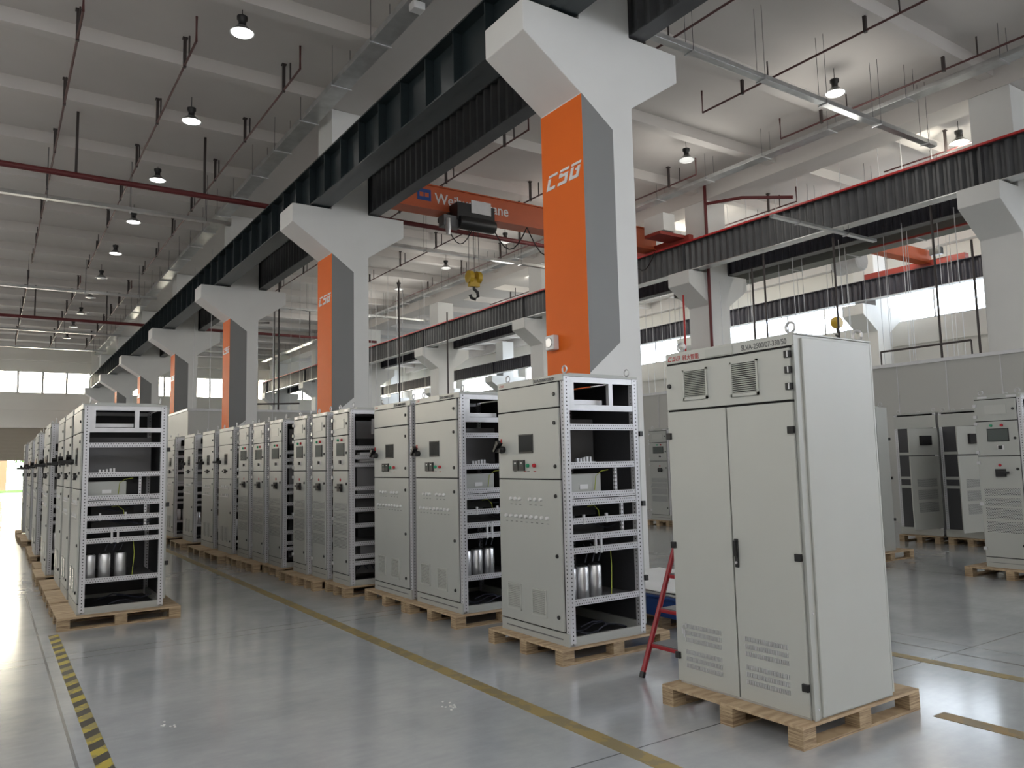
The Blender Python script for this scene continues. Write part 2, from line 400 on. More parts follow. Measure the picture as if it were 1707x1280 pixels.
# ---- partition room with its flat roof
S(bx('wall_partition_right', 'part', None, 18.0, 18.08, -2, 29.3, 0, 3.77))
S(bx('wall_partition_back', 'part', None, 5.8, 18.08, 29.3, 29.38, 0, 3.77))
S(bx('wall_partition_left', 'part', None, 5.8, 5.88, 29.38, 41.0, 0, 3.77))
S(MB().box(18.08, 28, -2, 41, 3.73, 3.77).box(5.88, 18.08, 29.38, 41, 3.73, 3.77).build('ceiling_partition_room', 'part'))
sm = MB()
for k in range(24): sm.box(17.988, 18.0, 1 + k * 1.15 - .008, 1 + k * 1.15 + .008, 0, 3.75)
for k in range(10): sm.box(6.5 + k * 1.15 - .008, 6.5 + k * 1.15 + .008, 29.288, 29.3, 0, 3.75)
sm.box(17.97, 18.0, -2, 29.3, 3.71, 3.79).box(5.78, 18.0, 29.27, 29.3, 3.71, 3.79).box(5.77, 5.8, 29.3, 41, 3.71, 3.79)
S(sm.build('trim_partition', 'zinc'))
# ---- outside beyond the roller door
S(bx('ground_outside', 'concrete', None, -60, 80, 64.3, 80, -.1, -.02))
S(bx('wall_outside', 'outwall', None, 1.45, 40, 86, 86.3, 0, 2.6))
S(bx('wall_outside_building', 'brick', None, -30, 1.35, 86, 92, 0, 9))
g = bx('lawn', 'grass', None, -40, 60, 78, 85.8, -.06, .05); tag(g, 'strip of bright green lawn beyond the open roller door', 'grass', kind='stuff')
mb = MB()
for i in range(900):
    a = random.uniform(0, 6.28); r = random.random() ** .5; zz = random.uniform(-1, 1)
    c = Vector((3.6 + 1.8 * r * math.cos(a), 88.5 + 1.2 * r * math.sin(a), 3.0 + 1.2 * zz * (1 - r * .4)))
    d = Vector((random.gauss(0, 1), random.gauss(0, 1), random.gauss(0, 1))).normalized() * .16; e = d.orthogonal().normalized() * .1
    mb.quad([c - d, c - e, c + d, c + e])
for k in range(0):
    pass
tr = empty('tree', (3.6, 88.5, 0)); tag(tr, 'green leafy tree top behind the outside wall, seen through the roller door', 'tree')
o = mb.build('foliage', 'leaf', tr); o.location = (-3.6, -88.5, 0)
MB().tube([(0, 0, 0), (0.05, 0, 2.2)], .12).build('trunk', 'pipe_dark', tr)
# ---- painted lines on the floor
def strip(name, mat, d, label, cat='floor line'):
    return tag(bx(name, mat, None, *d), label, cat)
strip('yellow_line', 'yline', (3.02, 3.14, -6, 60, 0, .002), 'long worn yellow line along the floor in front of the right cabinet row')
strip('hazard_tape', 'hazard', (.555, .645, 1.0, 9.35, 0, .002), 'yellow and black striped hazard tape on the floor, lower left', 'tape')
strip('brown_line', 'bline', (4.98, 5.11, -4, 2.75, 0, .002), 'worn brownish line beside the foreground cabinet pallet, lower right')
strip('yellow_line', 'yline', (6.19, 6.31, -4, 3.9, 0, .002), 'thin yellow line farther right beyond the foreground cabinet')
strip('yellow_line', 'yline', (5.3, 6.19, 3.78, 3.9, 0, .002), 'short yellow cross line behind the foreground cabinet')

# ================================================================ CABINETS
D_ = .83; HT = 2.25
def frame(root, W, H=HT, D=D_, rails=True, open_side=True):
    pw = .055
    for (x, y) in ((0.02, 0), (D - pw, 0), (0.02, W - pw), (D - pw, W - pw)):
        o = bx('post', 'perf_post', root, x - (.02 if x < .1 else 0), x + pw - (.02 if x < .1 else 0), y, y + pw, .0, H - .02)
    # base, top
    b_ = MB(); b_.box(0, D, 0, W, .0, .02); b_.box(pw, D - pw, 0.004, .03, .02, .07); b_.box(pw, D - pw, W - .03, W - .004, .02, .07)
    b_.box(.004, .04, pw, W - pw, .02, .10); b_.box(D - .04, D - .004, pw, W - pw, .02, .10)
    b_.build('base_frame', 'paint', root)
    t_ = MB(); t_.box(-.004, D + .004, -.004, W + .004, H - .02, H); t_.box(.12, D - .08, .08, W - .1, H, H + .02)
    t_.build('roof_plate', 'paint', root)
    for y in (.004, W - .04): bx('header_rail', 'zinc', root, pw, D - pw, y, y + .036, H - .07, H - .02)
    bx('rear_door', 'paint', root, D, D + .022, .01, W - .01, .08, H - .03)
    for z in (.45, 1.1, 1.72):
        bx('rear_hinge', 'black', root, D + .01, D + .045, -.012, .02, z, z + .045)
    bx('rear_shade_sheet', 'inner_shade', root, D - .012, D - .001, .06, W - .06, .08, H - .04); bx('front_shade_sheet', 'inner_shade', root, .002, .008, .06, W - .06, .11, H - .07); bx('floor_shade_sheet', 'inner_shade', root, .06, D - .06, .04, W - .03, .021, .03); bx('roof_shade_sheet', 'inner_shade', root, .06, D - .06, .04, W - .03, H - .03, H - .021)  # added dark sheets, putting the shade of the interior into colour
    bx('side_panel', 'inner_shade', root, pw, D - pw, W - .018, W - .010, .07, H - .07)
    for (x, y) in ((.06, .06), (D - .06, .06), (.06, W - .06), (D - .06, W - .06)):
        rg = MB()
        pts = [(x, y + .03 * math.cos(a), H + .045 + .03 * math.sin(a)) for a in [math.pi * 2 * i / 14 for i in range(15)]]
        rg.tube(pts, .007, 6); rg.build('lifting_eye', 'zinc', root, smooth=True)
def siderails(root, W, zs, D=D_):
    pw = .055
    for z in zs: bx('side_rail', 'perf_rail', root, pw, D - pw, .004, .03, z - .026, z + .026)
def knob(parent, y, z, x=-.02):
    return MB().lathe((x, y, z), [(.014, -.012), (.017, -.008), (.017, 0)], 12, 'x').build('lock', 'black', parent, smooth=True)
def seam(root, W, zs, y0=.06):
    for z in zs: bx('door_seal', 'gap', root, -.008, .0, y0, W, z - .006, z + .006)
def vent(parent, y0, y1, z0, z1, n=13, x=-.02):
    v = MB(); v.box(x - .012, x, y0, y1, z0, z0 + .018); v.box(x - .012, x, y0, y1, z1 - .012, z1); v.box(x - .012, x, y0, y0 + .012, z0, z1); v.box(x - .012, x, y1 - .012, y1, z0, z1)
    for i in range(n):
        z = z0 + .018 + (z1 - z0 - .03) * (i + .5) / n; hh = (z1 - z0 - .03) / n
        v.prism([(x - .001, z + hh * .32), (x - .012, z - hh * .25), (x - .012, z - hh * .40), (x - .001, z + hh * .12)], 'y', y0 + .012, y1 - .012)
    o = v.build('vent', 'paint_b', parent)
    bx('vent_back', 'gap', parent, x - .0015, x - .0005, y0 + .012, y1 - .012, z0 + .018, z1 - .012)
    return o
def door(root, name, W, y0, y1, z0, z1, mat='paint'):
    return bx(name, mat, root, -.02, -.002, y0, y1, z0 + .006, z1 - .006, bevel=.003)
def innards(root, W, seed=0):
    # shelf with capacitors, wiring box, uprights, cables
    bx('shelf', 'inner', root, .06, .77, .03, W - .03, .335, .35)
    for (x, y) in ((.10, .13), (.25, .15), (.41, .17)):
        c = MB().lathe((x, y, 0), [(.058, .352), (.062, .357), (.062, .60), (.055, .612)], 20).build('capacitor', 'alu', root, smooth=True)
        MB().lathe((x, y, 0), [(.045, .612), (.045, .622), (.03, .628)], 12).build('terminal_cap', 'black', c, smooth=True)
    bx('wiring_box', 'paint', root, .06, .44, .08, .36, 1.24, 1.40, bevel=.004)
    bx('nameplate', 'white', root, .20, .29, .074, .08, 1.27, 1.31)
    for x, za, zb in ((.56, 1.24, 1.47), (.62, .86, 1.20)):
        bx('upright', 'perf_post', root, x, x + .025, .03, .055, za, zb)
    for x in (.29, .35): bx('bracket', 'zinc', root, x, x + .02, .0, .02, .73, .90)
    for x in (.17, .42):
        bx('bracket', 'zinc', root, x, x + .02, .0, .02, .98, 1.06)
    bx('duct_channel', 'zinc', root, .08, .50, .10, .22, 2.0, 2.04)
    d = MB(); d.box(.50, .545, .004, .04, 1.99, 2.18); d.box(.055, .11, .004, .03, 1.99, 2.19); d.box(.055, D_ - .055, .004, .04, 1.94, 1.99)
    d.build('header_divider', 'zinc', root)
    bx('mounting_plate', 'inner', root, .06, .76, W * .55, W * .55 + .01, 1.5, 1.9)
    rs = random.Random(seed)
    dk = MB()
    for i in range(9):
        z = rs.choice((.95, 1.1, .98, .8, .12, .08)); x0 = rs.uniform(.1, .4); y0 = rs.uniform(.06, .3)
        pts = [(x0 + .09 * j + rs.uniform(-.02, .02), y0 + rs.uniform(-.02, .04), z + .03 * math.sin(j * 1.3 + i)) for j in range(5)]
        dk.tube(pts, .006, 5)
    for x in (.25, .33, .40): dk.tube([(x, .1, .65), (x + .03, .1, .74), (x, .12, .8)], .007, 5)
    tag(dk.build('cable_loom', 'wire_b', root), kind='stuff')
    yw = MB(); yw.tube([(.52, .08, .36), (.54, .09, .6), (.52, .08, .78)], .004, 5); yw.tube([(.36, .07, 1.26), (.37, .06, 1.38), (.42, .05, 1.42), (.5, .05, 1.43)], .004, 5)
    yw.tube([(.3, .1, 1.12), (.36, .09, 1.13), (.42, .1, 1.08), (.43, .1, 1.0)], .004, 5)
    yw.build('earth_wire', 'wire_y', root)
    tb = MB()
    for i in range(5): tb.box(.16 + i * .035, .18 + i * .035, .05, .07, 1.50, 1.53 + .02 * rs.random())
    tb.box(.16, .36, .045, .075, 1.495, 1.505); tb.build('terminal_row', 'zinc', root)
    bx('reactor_block', 'black', root, .12, .6, .25, .6, .86, .97); bx('contactor_block', 'black', root, .12, .55, .3, .6, 1.03, 1.12)
RZ = (1.80, 1.475, 1.225, 1.165, 1.01, .875, .765, .345)
def handle(parent, y, z, big=True):
    h = MB(); h.lathe((-.02, y, z), [(.03, -.05), (.035, -.03), (.03, 0)], 14, 'x')
    h.prism([(y + .055, z - .02), (y + .075, z - .01), (y + .01, z + .085), (y - .02, z + .06)], 'x', -.10, -.045)
    h.prism([(y + .05, z - .025), (y + .05, z + .012), (y - .03, z + .012), (y - .03, z - .025)], 'x', -.085, -.05)
    o = h.build('handle', 'black', parent, smooth=False)
    return o
def strip_sign(root, W, body, cn=True):
    bx('sign_plate', 'paint_b', root, -.022, -.016, W * .42, W * .62, 2.192, 2.244)
    text('model_text', body, .038, 'text', root, (-.0215, W * .40, 2.205), FX, sx=.85)
def make_A(W=1.0):
    """cabinet with one wide door, two meters, a screen and rows of small lamps"""
    r = empty('control_cabinet'); frame(r, W); siderails(r, W, RZ); innards(r, W, 1)
    bx('name_strip', 'paint', r, -.016, 0, 0, W, 2.195, 2.25); strip_sign(r, W, 'SLVA-2500/07-330/50')
    logo('redtext', r, -.0165, W - .03, 2.212, .02, 'emblem', .001)
    seam(r, W, (2.19, 1.97, 1.36, .105))
    bx('plinth', 'paint', r, -.018, 0, 0.0, W, .0, .10); bx('plinth_groove', 'inner', r, -.019, -.017, .08, W - .08, .045, .055)
    d = door(r, 'top_panel', W, .062, W, 1.97, 2.19); knob(d, .115, 2.085)
    d = door(r, 'instrument_door', W, .062, W, 1.36, 1.97)
    for z in (1.84, 1.47): knob(d, .12, z)
    handle(d, W - .09, 1.63); bx('handle_ring', 'redtext', d, -.06, -.05, W - .11, W - .095, 1.69, 1.73)
    s_ = bx('display', 'black', d, -.026, -.019, W - .56, W - .34, 1.59, 1.76); bx('screen', 'screen', s_, -.028, -.0255, W - .55, W - .35, 1.605, 1.75)
    for a in (.25, .345):
        q = bx('meter', 'black', d, -.035, -.019, W - a - .085, W - a, 1.435, 1.53, bevel=.003); bx('meter_face', 'screen_g', q, -.037, -.0345, W - a - .073, W - a - .012, 1.48, 1.515)
        bx('meter_label', 'white', q, -.0372, -.0345, W - a - .06, W - a - .03, 1.50, 1.508)
    for a, c in ((.48, 'green'), (.58, 'red')):
        q = MB().lathe((-.02, W - a, 1.48), [(.014, -.022), (.017, -.016), (.017, 0)], 14, 'x').build('push_button', c, d, smooth=True)
    for a, c in ((.43, 'redtext'), (.58, 'redtext'), (.48, 'text'), (.27, 'text')): bx('button_label', c, d, -.0215, -.0205, W - a - .02, W - a + .02, 1.425, 1.432)
    d = door(r, 'lower_door', W, .062, W, .105, 1.36)
    for z in (1.22, .72, .22): knob(d, .125, z)
    for z, us in ((1.185, (.20, .27, .34, .50, .58, .66)), (1.03, [.12 + .079 * i for i in range(9)])):
        for u in us:
            q = MB().lathe((-.02, W - u, z), [(.013, -.02), (.016, -.014), (.016, 0)], 12, 'x').build('indicator_light', 'white', d, smooth=True)
            bx('indicator_label', 'text', d, -.0212, -.0205, W - u - .016, W - u + .016, z - .052, z - .046)
    vent(d, W - .33, W - .12, .20, .43); vent(d, W - .71, W - .50, .19, .42)
    return r
def make_T(W=1.0):
    """cabinet with protruding black handle, tall dark window and two slim bars on the lower door"""
    r = empty('control_cabinet'); frame(r, W); siderails(r, W, RZ); innards(r, W, 2)
    bx('name_strip', 'paint_b', r, -.016, 0, 0, W, 2.195, 2.25); seam(r, W, (2.19, 1.94, 1.32, .105))
    bx('plinth', 'paint', r, -.018, 0, 0.0, W, .0, .10)
    d = door(r, 'top_panel', W, .062, W, 1.94, 2.19, 'paint_b'); knob(d, .13, 2.06)
    d = door(r, 'instrument_door', W, .062, W, 1.32, 1.94, 'paint_b')
    for z in (1.84, 1.5): knob(d, .12, z)
    h = handle(d, W - .14, 1.63); bx('handle_shaft', 'black', d, -.17, -.05, W - .17, W - .11, 1.61, 1.65)
    s_ = bx('display', 'black', d, -.026, -.019, W - .62, W - .42, 1.58, 1.78); bx('screen', 'screen', s_, -.028, -.0255, W - .61, W - .43, 1.595, 1.765)
    q = bx('selector_switch', 'black', d, -.05, -.019, W - .52, W - .43, 1.42, 1.50); bx('switch_face', 'white', q, -.052, -.0495, W - .49, W - .46, 1.44, 1.48)
    for a in (.35, .62): MB().lathe((-.02, W - a, 1.46), [(.012, -.03), (.016, 0)], 10, 'x').build('indicator_light', 'black', d)
    d = door(r, 'lower_door', W, .062, W, .105, 1.32, 'paint_b')
    for z in (1.22, .72, .22): knob(d, .125, z)
    for z in (1.15, 1.0):
        bx('label_bar', 'alu', d, -.032, -.019, W - .75, W - .12, z - .006, z + .006)
        for u in (.25, .4, .55, .68): bx('indicator_light', 'white', d, -.03, -.019, W - u - .014, W - u + .014, z + .015, z + .05)
    vent(d, W - .36, W - .22, .20, .46); vent(d, W - .66, W - .52, .20, .46)
    return r
def make_N(W=.62, D=.83, hinges=False):
    """narrow cabinet with touch screen, breaker handle and perforated lower door"""
    r = empty('narrow_cabinet'); frame(r, W); siderails(r, W, (1.74, 1.62, 1.52, 1.22, 1.12, .95, .75, .52, .36, .28)); 
    bx('name_strip', 'paint', r, -.016, 0, 0, W, 2.205, 2.25); seam(r, W, (2.20, 1.91, 1.45, .13))
    for a in (.05, W - .17): bx('sign_plate', 'zinc', r, -.02, -.016, a, a + .12, 2.215, 2.24)
    bx('plinth', 'paint', r, -.018, 0, 0.0, W, .0, .125); bx('plinth_groove', 'inner', r, -.019, -.017, .03, W - .03, .06, .066)
    d = door(r, 'top_panel', W, .062, W, 1.91, 2.20); knob(d, .10, 2.06)
    bx('nameplate', 'paint_b', d, -.026, -.019, .18, W - .13, 2.0, 2.12); 
    for z in (2.10, 1.95): bx('hinge', 'zinc', d, -.04, -.019, W - .03, W + .01, z, z + .04)
    d = door(r, 'instrument_door', W, .062, W, 1.45, 1.91); knob(d, .10, 1.68)
    s_ = bx('display', 'black', d, -.028, -.019, .17, W - .14, 1.64, 1.81); bx('screen', 'screen_g', s_, -.03, -.0275, .18, W - .15, 1.65, 1.80)
    for a, c in ((.25, 'red'), (.38, 'green')): MB().lathe((-.02, a, 1.85), [(.016, -.02), (.02, 0)], 10, 'x').build('push_button', c, d, smooth=True)
    q = bx('selector_switch', 'white', d, -.026, -.019, .24, .32, 1.53, 1.59); bx('switch_knob', 'black', q, -.05, -.025, .26, .30, 1.54, 1.585)
    for z in (1.86, 1.48): bx('hinge', 'zinc', d, -.04, -.019, W - .03, W + .01, z, z + .04)
    d = door(r, 'lower_door', W, .062, W, .13, 1.45)
    for z in (1.28, .30): knob(d, .10, z)
    h = MB().box(-.05, -.019, .24, .36, 1.18, 1.28).box(-.09, -.05, .19, .33, 1.22, 1.25).build('breaker_handle', 'black', d)
    MB().lathe((-.02, .31, 1.33), [(.018, -.006), (.02, 0)], 12, 'x').build('indicator_light', 'red', d)
    for z0, z1 in ((.93, 1.03), (.80, .90), (.63, .77), (.45, .60)):
        mm = MB(); mm.quad([(-.0212, .09, z0), (-.0212, W - .05, z0), (-.0212, W - .05, z1), (-.0212, .09, z1)]); mm.box(-.021, -.0195, .09, W - .05, z0, z1)
        mm.build('vent_field', 'perf_vent', d)
    for z in (1.34, .8, .22): bx('hinge', 'zinc', d, -.04, -.019, W - .03, W + .01, z, z + .04)
    bx('equipment_plate', 'inner', r, .15, .75, .2, .22, .12, 2.1)
    bx('breaker', 'black', r, .12, .5, .06, .18, 1.75, 1.86); bx('contactor_row', 'white', r, .15, .55, .06, .15, 1.56, 1.68)
    bx('relay_block', 'black', r, .12, .6, .06, .18, .60, .70); bx('fuse_block', 'black', r, .12, .5, .06, .18, .78, .9)
    bx('heat_sink', 'inner', r, .10, .7, .04, .19, 1.15, 1.5); bx('transformer', 'inner', r, .15, .65, .05, .18, .38, .50)
    dk = MB()
    for i in range(5): dk.tube([(.12 + .1 * i, .07, .2), (.18 + .1 * i, .05, .26), (.26 + .08 * i, .07, .18)], .008, 5)
    tag(dk.build('cable_loom', 'wire_b', r), kind='stuff')
    bx('upright', 'zinc', r, .32, .36, .06, .09, 1.92, 2.12)
    return r
def make_pallet(X, Yl, name='pallet'):
    r = empty('wooden_pallet'); h = .13
    dk = MB(); n = max(3, round(Yl / .17))
    dk.box(0, X, 0, Yl, h - .018, h)
    dk.build('deck_board', 'ply', r, bevel=.002)
    for j, y in enumerate((0, Yl / 2 - .05, Yl - .1)):
        for i, x in enumerate((0, X / 2 - .06, X - .12)):
            MB().box(x, x + .12, y, y + .1, .018, h - .018).build('block', 'ply_edge', r)
        MB().box(0, X, y, y + .1, 0, .018).build('runner', 'ply_edge', r)
    return r
PZ = .131
TA = make_A(1.0); TT = make_T(1.0); TN = make_N(.575); TM = make_N(.665); TP = make_pallet(1.2, 1.12); TS = make_pallet(1.2, .68); TQ = make_pallet(1.2, .76)
TREE = {k: collect(v) for k, v in dict(A=TA, T=TT, N=TN, M=TM, P=TP, S=TS, Q=TQ).items()}
used = set()
def put(key, loc, label, cat, group=None, rz=0):
    if key in used: o = copy_tree(TREE[key])
    else: o = TREE[key][0]; used.add(key)
    o.location = loc; o.rotation_euler = (0, 0, rz); tag(o, label, cat, group); return o
ordn = ['nearest', 'second nearest', 'third nearest', 'fourth nearest', 'fifth nearest', 'sixth nearest', 'seventh nearest', 'eighth nearest', 'ninth nearest', 'tenth nearest', 'eleventh nearest', 'twelfth nearest']
# right row: three wide cabinets
for i, (x, y) in enumerate(((4.0, 5.165), (4.03, 6.95), (4.02, 8.07))):
    lb = ['grey control cabinet with open racked side, nearest the red ladder', 'grey control cabinet with open side, middle one of the three wide ones with small screens', 'grey control cabinet with dark screen, beside the narrow cabinets, third of the wide ones'][i]
    put('A', (x, y, PZ), lb, 'cabinet', 'wide cabinets of the right row')
    put('P', (x - .12, y - .04, 0), 'wooden pallet under the ' + ['wide cabinet nearest the red ladder', 'middle one of the three wide right row cabinets', 'third wide cabinet beside the narrow ones'][i], 'pallet', 'pallets under the right row')
for i, (k, x, y) in enumerate((('N', 3.84, 9.44), ('N', 3.82, 10.19), ('N', 3.78, 10.88), ('M', 3.74, 11.87), ('M', 3.70, 12.66), ('M', 3.67, 13.45))):
    put(k, (x, y, PZ), 'narrow grey cabinet with screen and perforated door, %s of six in the right row' % ordn[i], 'cabinet', 'narrow cabinets of the right row')
    put('S' if k == 'N' else 'Q', (x - (.2 if i % 3 else .1), y - (.0 if i in (1, 2) else .03), 0), 'wooden pallet under the %s narrow cabinet of the right row' % ordn[i], 'pallet', 'pallets under the right row')
for i, (x, y) in enumerate(((3.62, 14.32), (3.60, 15.62), (3.57, 17.25), (3.5, 18.93), (3.48, 20.3))):
    put('T', (x, y, PZ), 'light grey cabinet with black handle, %s of those beyond the narrow cabinets' % ordn[i], 'cabinet', 'far cabinets of the right row')
    put('P', (x - .26, y - .06, 0), 'wooden pallet under the %s black-handled cabinet of the right row' % ordn[i], 'pallet', 'pallets under the right row')
# left row
for i, (x, y, pj) in enumerate(((.838, 9.58, .2), (.838, 10.82, .2), (.838, 12.04, .2), (.76, 13.53, .14), (.80, 14.75, .14), (.765, 16.95, .1), (.80, 18.15, .12), (.81, 20.8, .16), (.82, 22.0, .2), (.78, 23.8, .15))):
    put('T', (x, y, PZ), 'light grey cabinet with black handle, %s in the left row' % ordn[i], 'cabinet', 'cabinets of the left row')
    put('P', (x - pj, y - .11, 0), 'wooden pallet under the %s cabinet of the left row' % ordn[i], 'pallet', 'pallets under the left row')
# right background: closed narrow cabinet, two with open doors, one edge, one pair far behind
put('N', (11.02, 4.63, PZ), 'narrow grey cabinet with dark green screen at the right edge of the photo', 'cabinet', 'background cabinets')
put('P', (10.85, 4.3, 0), 'wooden pallet under the cabinet at the right edge of the photo', 'pallet', 'background pallets')
put('M', (13.85, 13.75, PZ), 'narrow cabinet in the background between the white column and the foreground cabinet', 'cabinet', 'background cabinets')
put('Q', (13.7, 13.7, 0), 'wooden pallet under the background cabinet beside the white column', 'pallet', 'background pallets')
put('M', (13.85, 12.7, PZ), 'narrow background cabinet mostly hidden behind the foreground cabinet', 'cabinet', 'background cabinets')
put('Q', (13.7, 12.65, 0), 'wooden pallet under the hidden background cabinet', 'pallet', 'background pallets')
put('M', (11.02, 3.7, PZ), 'narrow cabinet cut off by the right edge of the photo', 'cabinet', 'background cabinets') if False else None
# cabinets with swung-open doors
def make_open(label):
    r = empty('open_cabinet'); W = .79; frame(r, W); bx('closed_side', 'paint_b', r, .055, .78, -.004, .0, .02, 2.2)
    tag(r, label, 'cabinet', 'cabinets with open doors')
    siderails(r, W, (1.74, 1.22, .95, .52))
    bx('name_strip', 'paint_b', r, -.016, 0, 0, W, 1.97, 2.2); bx('plinth', 'paint_b', r, -.018, 0, 0, W, 0, .13)
    for z in (1.47, 1.02, .86): bx('front_rail', 'paint_b', r, -.01, .03, .05, W - .05, z, z + .05)
    bx('back_plate', 'inner', r, .5, .51, .05, W - .05, .15, 1.95)
    q = bx('instrument_box', 'zinc', r, .1, .4, .1, .45, 1.1, 1.4); bx('instrument_rim', 'black', q, .09, .1, .12, .43, 1.12, 1.38)
    bx('equipment', 'black', r, .2, .48, .12, .3, .5, .95)
    bx('document_folder', 'sheet', r, .1, .12, .35, .5, .14, .3)
    # doors hinged at the far edge, swung outwards
    def swung(name, z0, z1, ang=100):
        e = bx(name, 'paint_b', r, 0, .02, -(W - .04), 0, z0, z1)
        e.location = (-.01, 0.0, 0); e.rotation_euler = (0, 0, math.radians(-ang)); return e
    d = swung('upper_door', 1.47, 1.95)
    bx('door_instrument', 'black', d, .02, .07, -.48, -.22, 1.65, 1.82)
    d = swung('lower_door', .15, 1.45)
    for z0, z1 in ((.9, 1.05), (.68, .85), (.45, .63)): MB().box(.0195, .022, -.6, -.1, z0, z1).build('vent_field', 'perf_vent', d)
    return r
a = make_open('background cabinet with its door swung open, left of the two open ones'); a.location = (14.4, 7.50, PZ)
b = make_open('background cabinet with its door swung open, right of the two open ones'); b.location = (14.4, 6.66, PZ)
put('Q', (14.25, 7.5, 0), 'wooden pallet under the left one of the two open cabinets', 'pallet', 'background pallets')
put('Q', (14.25, 6.6, 0), 'wooden pallet under the right one of the two open cabinets', 'pallet', 'background pallets')
# slim tall cabinet edge right behind the foreground cabinet
r = empty('open_cabinet', (11.3, 6.98, PZ)); frame(r, .8, D=.62); siderails(r, .8, (1.75, 1.2, .7), D=.62)
bx('near_side_panel', 'paint', r, .30, .60, -.012, 0, 0, 2.24)
tag(r, 'tall slim cabinet edge just right of the foreground cabinet', 'cabinet')
put('P', (11.0, 6.85, 0), 'pallet poking out right of the foreground cabinet, at mid height', 'pallet', 'background pallets')

# ---- the large foreground cabinet
W = 1.055; D = .79; H = 2.245
r = empty('large_cabinet', (3.99, 2.885, PZ)); tag(r, 'large closed light grey double-door cabinet with louvre vents in the right foreground', 'cabinet')
MB().box(.0, D, .0, W, 0, H - .0).build('body', 'paint_b', r, bevel=.004)
MB().box(.055, D - .03, -.016, 0, .012, H - .02).build('side_panel', 'paint_b', r, bevel=.004)
MB().box(-.012, .03, -.006, .0, 0, H - .005).build('corner_post', 'paint', r)
MB().box(-.010, D + .005, -.008, W, H, H + .008).box(.2, D - .15, .1, W - .1, H + .008, H + .02).build('roof_plate', 'paint_b', r)
MB().box(D, D + .02, 0, W, .02, H - .01).build('rear_door', 'paint_b', r, bevel=.003)
for q_ in ((-.005, 0, .02, W, 2.165, 2.18), (-.005, 0, .02, W, 1.838, 1.852), (-.005, 0, .515, .535, .01, 1.84)): bx('door_seal', 'gap', r, *q_)
bx('name_strip', 'paint_b', r, -.014, 0, .0, W, 2.18, H)
bx('sign_plate', 'paint', r, -.02, -.014, W - .60, W - .37, 2.186, 2.238)
text('model_text', 'SLVA-2500/07-330/50', .048, 'text', r, (-.0145, .385, 2.192), FX, sx=.8)
logo('redtext', r, -.0142, W - .02, 2.195, .032, 'emblem', .001)
text('company_text', '科大智能', .042, 'redtext', r, (-.0145, W - .16, 2.192), FX, sx=.9)
d = bx('upper_door', 'paint_b', r, -.022, -.004, .022, W - .004, 1.852, 2.165, bevel=.003)
knob(d, W - .035, 2.02, -.022)
vent(d, W - .385, W - .17, 1.91, 2.12, 15, -.022); vent(d, W - .80, W - .585, 1.90, 2.125, 15, -.022)
for z in (1.93, 2.03, 2.125): 
    h = bx('hinge', 'black', r, -.036, -.012, .012, .055, z - .02, z + .022, bevel=.003); bx('hinge_pin', 'zinc', h, -.04, -.034, .022, .03, z - .018, z + .02)
dl = bx('left_door', 'paint_b', r, -.022, -.004, .532, W - .004, .012, 1.838, bevel=.003)
dr = bx('right_door', 'paint_b', r, -.022, -.004, .022, .520, .012, 1.838, bevel=.003)
for z in (.18, .92, 1.67):
    for y in (.016, W - .036): bx('hinge', 'black', r, -.038, -.014, y, y + .042, z - .022, z + .022, bevel=.003)
h = MB().box(-.034, -.022, .478, .506, .82, 1.0).box(-.052, -.034, .482, .502, .89, .99).build('handle', 'black', dr, bevel=.004)
MB().lathe((-.034, .492, .85), [(.008, -.006), (.009, 0)], 12, 'x').build('key_lock', 'alu', dr, smooth=True)
def louvres(parent, y0, y1, z):
    m_ = MB(); n = 26
    for i in range(n):
        y = y0 + (y1 - y0) * (i + .5) / n; m_.prism([(-.022, z - .016), (-.029, z - .010), (-.029, z + .012), (-.022, z + .016)], 'y', y - .0032, y + .0032)
    m_.build('louvre_row', 'zinc', parent)
for z in (.385, .34, .295, .215, .17, .125):
    louvres(dl, W - .40, W - .085, z); louvres(dr, W - .91, W - .59, z)
kk = MB(); kk.tube([(-.03, W - .085 + .018 * math.cos(a), .375 + .018 * math.sin(a)) for a in [i * .45 for i in range(15)]], .003, 5); kk.box(-.032, -.026, W - .09, W - .08, .31, .36); kk.box(-.034, -.028, W - .08, W - .066, .33, .37)
tag(kk.build('key_ring', 'zinc'), 'small ring of keys hanging on the lower louvres of the foreground cabinet', 'keys').location = (3.988, 2.885, PZ)
for (x, y) in ((.04, .05), (D - .05, .05), (.04, W - .1), (D - .05, W - .1)):
    rg = MB(); rg.tube([(x, y + .032 * math.cos(a), H + .05 + .032 * math.sin(a)) for a in [math.pi * 2 * i / 16 for i in range(17)]], .009, 8); rg.build('lifting_eye', 'zinc', r, smooth=True)
bx('bottom_strip', 'zinc', r, -.014, -.001, .02, W - .02, .0, .014)
for z in (.06, .6): MB().lathe((.02, -.006, z), [(.006, -.004), (.007, 0)], 8, 'y').build('screw', 'zinc', r)
p_ = make_pallet(1.21, 1.10); p_.location = (3.84, 2.868, 0); tag(p_, 'plywood pallet under the large foreground cabinet', 'pallet')

